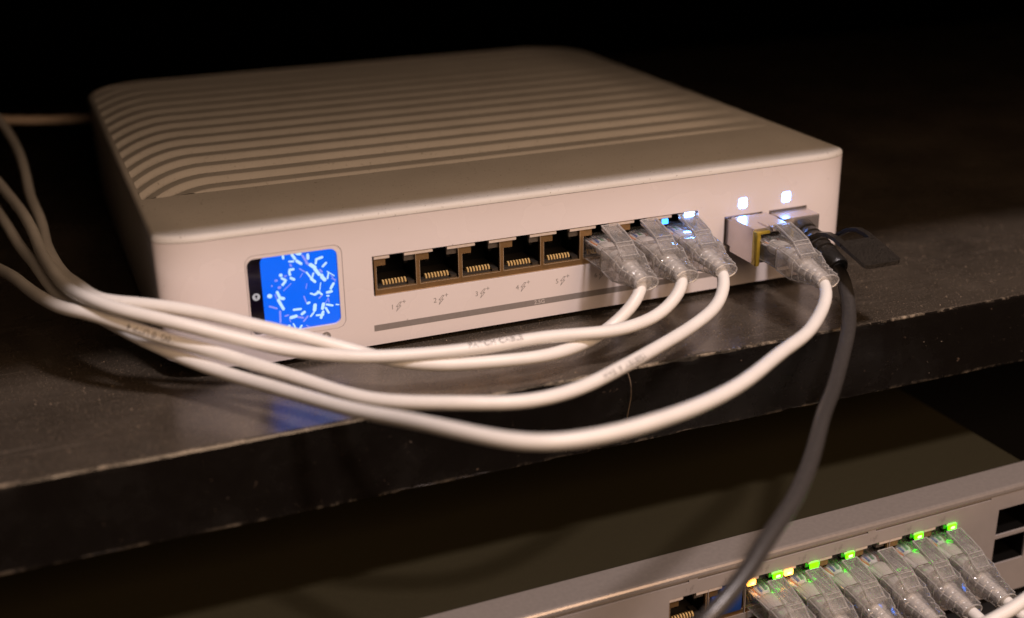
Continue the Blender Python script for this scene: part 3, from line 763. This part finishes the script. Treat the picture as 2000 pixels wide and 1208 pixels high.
# ------------------------------------------------------------------ lower rack switch
LA = 0.02
lo = thing('rack_switch', 'silver rack switch on the level below with green and amber lamps', 'network switch', (200, -66.5, -110), LA)
ZT = 47.2                                    # top of the case above its origin
def lput(a, b, d): return (a, d, ZT + b)
XL0, XR0 = -356.0, 84.5
mb = MB(); mb.box(XL0 + 1, XR0 - 1, 12.9, 230, ZT - 43.6, ZT - 0.55)
mb.build('cover', M_cover, lo)
mb = MB(); loops = []
for x in (XL0, XR0):
    loops.append([(x, 12.7, ZT - 3), (x, 12.7, ZT - 0.15), (x, 12.45, ZT), (x, 1.3, ZT), (x, 0.55, ZT - 0.25), (x, 0.12, ZT - 0.85), (x, 0.0, ZT - 1.6), (x, 0.0, ZT - 1.9), (x, 1.0, ZT - 1.9), (x, 1.0, ZT - 3)])
mb.loft(loops, 0, False, True, True, True)
mb.box(XR0 - 1.6, XR0, 0.2, 12.7, ZT - 44, ZT - 3)
mb.build('top_rim', M_silver, lo)
PX2 = [-60.5, -46.5] + [-33.0 + 14 * k for k in range(6)]
holes = []
for k in range(8):
    holes.append([(PX2[k] - 6.9, -20.6), (PX2[k] + 6.9, -20.6), (PX2[k] + 6.9, -7.9), (PX2[k] - 6.9, -7.9)])
    holes.append([(PX2[k] - 6.9, -35.6), (PX2[k] + 6.9, -35.6), (PX2[k] + 6.9, -22.9), (PX2[k] - 6.9, -22.9)])
SF = [[(62.2, -18.6), (76.6, -18.6), (76.6, -8.2), (62.2, -8.2)], [(62.2, -30.6), (76.6, -30.6), (76.6, -20.0), (62.2, -20.0)]]
SL = [[(a, -3.35), (b, -3.35), (b, -2.55), (a, -2.55)] for a, b in ((-190, -135), (-131.5, -67), (-63.8, -60.7), (-57.6, 6.6), (9.7, 58.0))]
SL = [[(a, -3.35), (b, -3.35), (b, -2.55), (a, -2.55)] for a, b in ((-190, -128), (-125, -60.7), (-57.6, 6.6), (9.7, 58.0))]
mb = MB(); plate(mb, [[(XL0, -43.8), (XR0 - 1.7, -43.8), (XR0 - 1.7, -2.0), (XL0, -2.0)]] + holes + SF + SL, lput, 0.25, 1.5, 0)
mb.box(XL0, XR0 - 2, 1.5, 3.0, ZT - 6.5, ZT - 2.0, 1)
mb.build('front_panel', [M_greyface, M_void], lo)
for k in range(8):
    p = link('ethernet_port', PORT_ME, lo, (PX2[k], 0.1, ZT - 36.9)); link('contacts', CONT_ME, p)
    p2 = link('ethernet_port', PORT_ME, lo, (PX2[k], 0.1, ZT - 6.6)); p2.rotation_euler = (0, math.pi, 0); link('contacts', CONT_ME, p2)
for loop in SF:
    mb = MB(); plate(mb, [loop, [(loop[0][0] + 0.6, loop[0][1] + 0.6), (loop[1][0] - 0.6, loop[1][1] + 0.6), (loop[2][0] - 0.6, loop[2][1] - 0.6), (loop[3][0] + 0.6, loop[3][1] - 0.6)]], lput, 0.9, 20.0, 0)
    mb.add([lput(a, b, 19) for a, b in loop], [(0, 1, 2, 3)], 1)
    mb.box(loop[0][0] + 0.6, loop[1][0] - 0.6, 6, 7, ZT + loop[2][1] - 3.2, ZT + loop[2][1] - 0.6, 2)
    mb.build('module_cage', [M_void, M_void, M_floor], lo)
LAMPS = [(2, -1, M_amber), (2, 1, M_green), (3, -1, M_amber), (3, 1, M_green), (4, 1, M_green), (6, 1, M_green), (7, 1, M_green)]
for k, s, mt in LAMPS:
    mb = MB(); x = PX2[k] + 4.9 * s; mb.bbox(x - 1.55, x + 1.55, -0.35, 0.6, ZT - 10.6, ZT - 8.7, 0.3)
    if (k, s) != (3, 1): mb.bbox(x - 0.95, x + 0.95, -0.42, 0.3, ZT - 10.25, ZT - 9.05, 0.3, 1)
    mb.build('status_lamp', [mt, M_core], lo)
for k in (3, 5, 7):  # unseen blue lamps, added for the blue glints on the plugs
    mb = MB(); x = PX2[k] + 4.9; mb.bbox(x - 1.55, x + 1.55, -0.35, 0.6, ZT - 34.9, ZT - 33.0, 0.3); mb.build('status_lamp', M_ledblue, lo)
for k in range(8):
    mb = MB(); v2, f2 = text2d(str(2 * k + 1), 2.0); mb.add([lput(PX2[k] - 1.6 + a, -6.6 + b, 0.23) for a, b in v2], f2)
    bo = [(1.0, 1.1), (0.0, 0.1), (0.5, 0.1), (0.05, -1.0), (1.2, 0.2), (0.7, 0.2), (1.4, 1.1)]
    ribbon(mb, [(PX2[k] + 0.2 + a, -6.0 + b) for a, b in bo], 0.18, lput, 0.228, 0, True)
    mb.build('port_label', M_ink, lo)
# blue block in the socket beside the open one
cth, sth = math.cos(LA), math.sin(LA)
def lw(x, y, z): return (200 + cth * x - sth * y, -66.5 + sth * x + cth * y, -110 + ZT + z)
ins = MB(); ins.bbox(-5.6, 5.6, -0.4, 6, -5.2, 2.3, 0.5); ins.bbox(-2.6, 2.6, -1.2, 5, 2.3, 4.6, 0.3)
o = ins.build('blue_block', M_bluep, None, lw(PX2[1], 0.5, -13.8)); o.rotation_euler = (0, 0, LA)
o['label'] = 'dark blue block in the lower socket beside the hanging black cable'; o['category'] = 'port insert'

# lower patch cables: one, then copies sharing its mesh data
labs = ['clear plugged cable under the leftmost amber and green lamps', 'clear plugged cable right of the double amber and green lamps', 'clear plugged cable under the green lamp in the middle of the lower row',
        'clear plugged cable whose lower socket lamp is unlit', 'clear plugged cable under the second green lamp from the dark module bays', 'rightmost clear plugged cable of the lower switch, beside the dark module bays']
first = None
for i in range(6):
    loc = lw(PX2[2 + i], 0, -36.9)
    if first is None:
        root = thing('patch_cable', labs[0], 'patch cable', loc, LA, 'white patch cables plugged into the lower rack switch')
        add_plug(root)
        cord_part(root, (0, 0, 0), [(0, -0.6, 21.7), (0, -4, 21.7), (0, -9, 21.3), (0, -18, 20.5), (0, -26, 19.5), (0.2, -33, 18.6), (1.5, -42, 16), (5, -55, 8), (12, -68, -6), (20, -76, -26), (26, -80, -50)], CR, M_cord)
        first = root
    else:
        r = first.copy(); COL.objects.link(r); r.location = tuple(c * K for c in loc); r['label'] = labs[i]
        for ch in list(first.children):
            c = ch.copy(); COL.objects.link(c); c.parent = r
            for g in ch.children:
                d = g.copy(); COL.objects.link(d); d.parent = c
lc = thing('loose_cable', 'loose white cable sweeping across the lower right corner', 'cable', (206, -118, -62))
cord_part(lc, (206, -118, -62), [(150, -118, -88), (170, -121, -77), (187, -122, -69), (200, -122, -65), (216, -122, -60.5), (240, -118, -54), (275, -105, -47)], CR, M_cord)

# small lint
ff = thing('lint_fiber', 'thin curly fibre hanging on the shelf front edge', 'fibre', (129, -45, -10))
cord_part(ff, (129, -45, -10), [(128.2, -44.6, -2.0), (128.9, -45.4, -4), (130.2, -45.8, -8), (129.8, -45.6, -13), (127.6, -45.2, -17), (128.2, -44.9, -20)], 0.09, M_lint, name='strand', wob=0)
mb = MB(); rnd = random.Random(11)
for i in range(5200):
    x = rnd.uniform(-70, 330); y = rnd.uniform(-43, 34); s_ = rnd.uniform(0.04, 0.13) * (2.0 if rnd.random() < 0.04 else 1)
    mb.add([(x - s_, y, -1.99), (x + s_ * 0.3, y - s_, -1.99), (x + s_, y + s_ * 0.4, -1.99), (x, y, -1.99 + s_)], [(0, 1, 3), (1, 2, 3), (2, 0, 3)])
for i in range(110):                          # hair-thin fibres and scratches lying in the dust
    x = rnd.uniform(-40, 320); y = rnd.uniform(-42, 20); a = rnd.gauss(0.2, 0.7); L_ = rnd.uniform(1, 7); q_ = [(x, y)]
    for k_ in range(5):
        a += rnd.gauss(0, 0.22); q_.append((q_[-1][0] + math.cos(a) * L_ / 5, q_[-1][1] + math.sin(a) * L_ / 5))
    if min(p[1] for p in q_) > -43: ribbon(mb, q_, 0.06, XY, -1.985 + 0.0004 * i)
for i in range(240):
    x = rnd.uniform(0, 320); z = rnd.uniform(-27, -4); s_ = rnd.uniform(0.04, 0.12) * (2.2 if rnd.random() < 0.05 else 1)
    mb.add([(x - s_, -44.12, z), (x + s_ * 0.3, -44.12, z - s_), (x + s_, -44.12, z + s_ * 0.4), (x, -44.12 - s_, z)], [(0, 1, 3), (1, 2, 3), (2, 0, 3)])
o = mb.build('dust', M_lint); o['kind'] = 'stuff'; o['label'] = 'scattered dust specks on the black shelf'
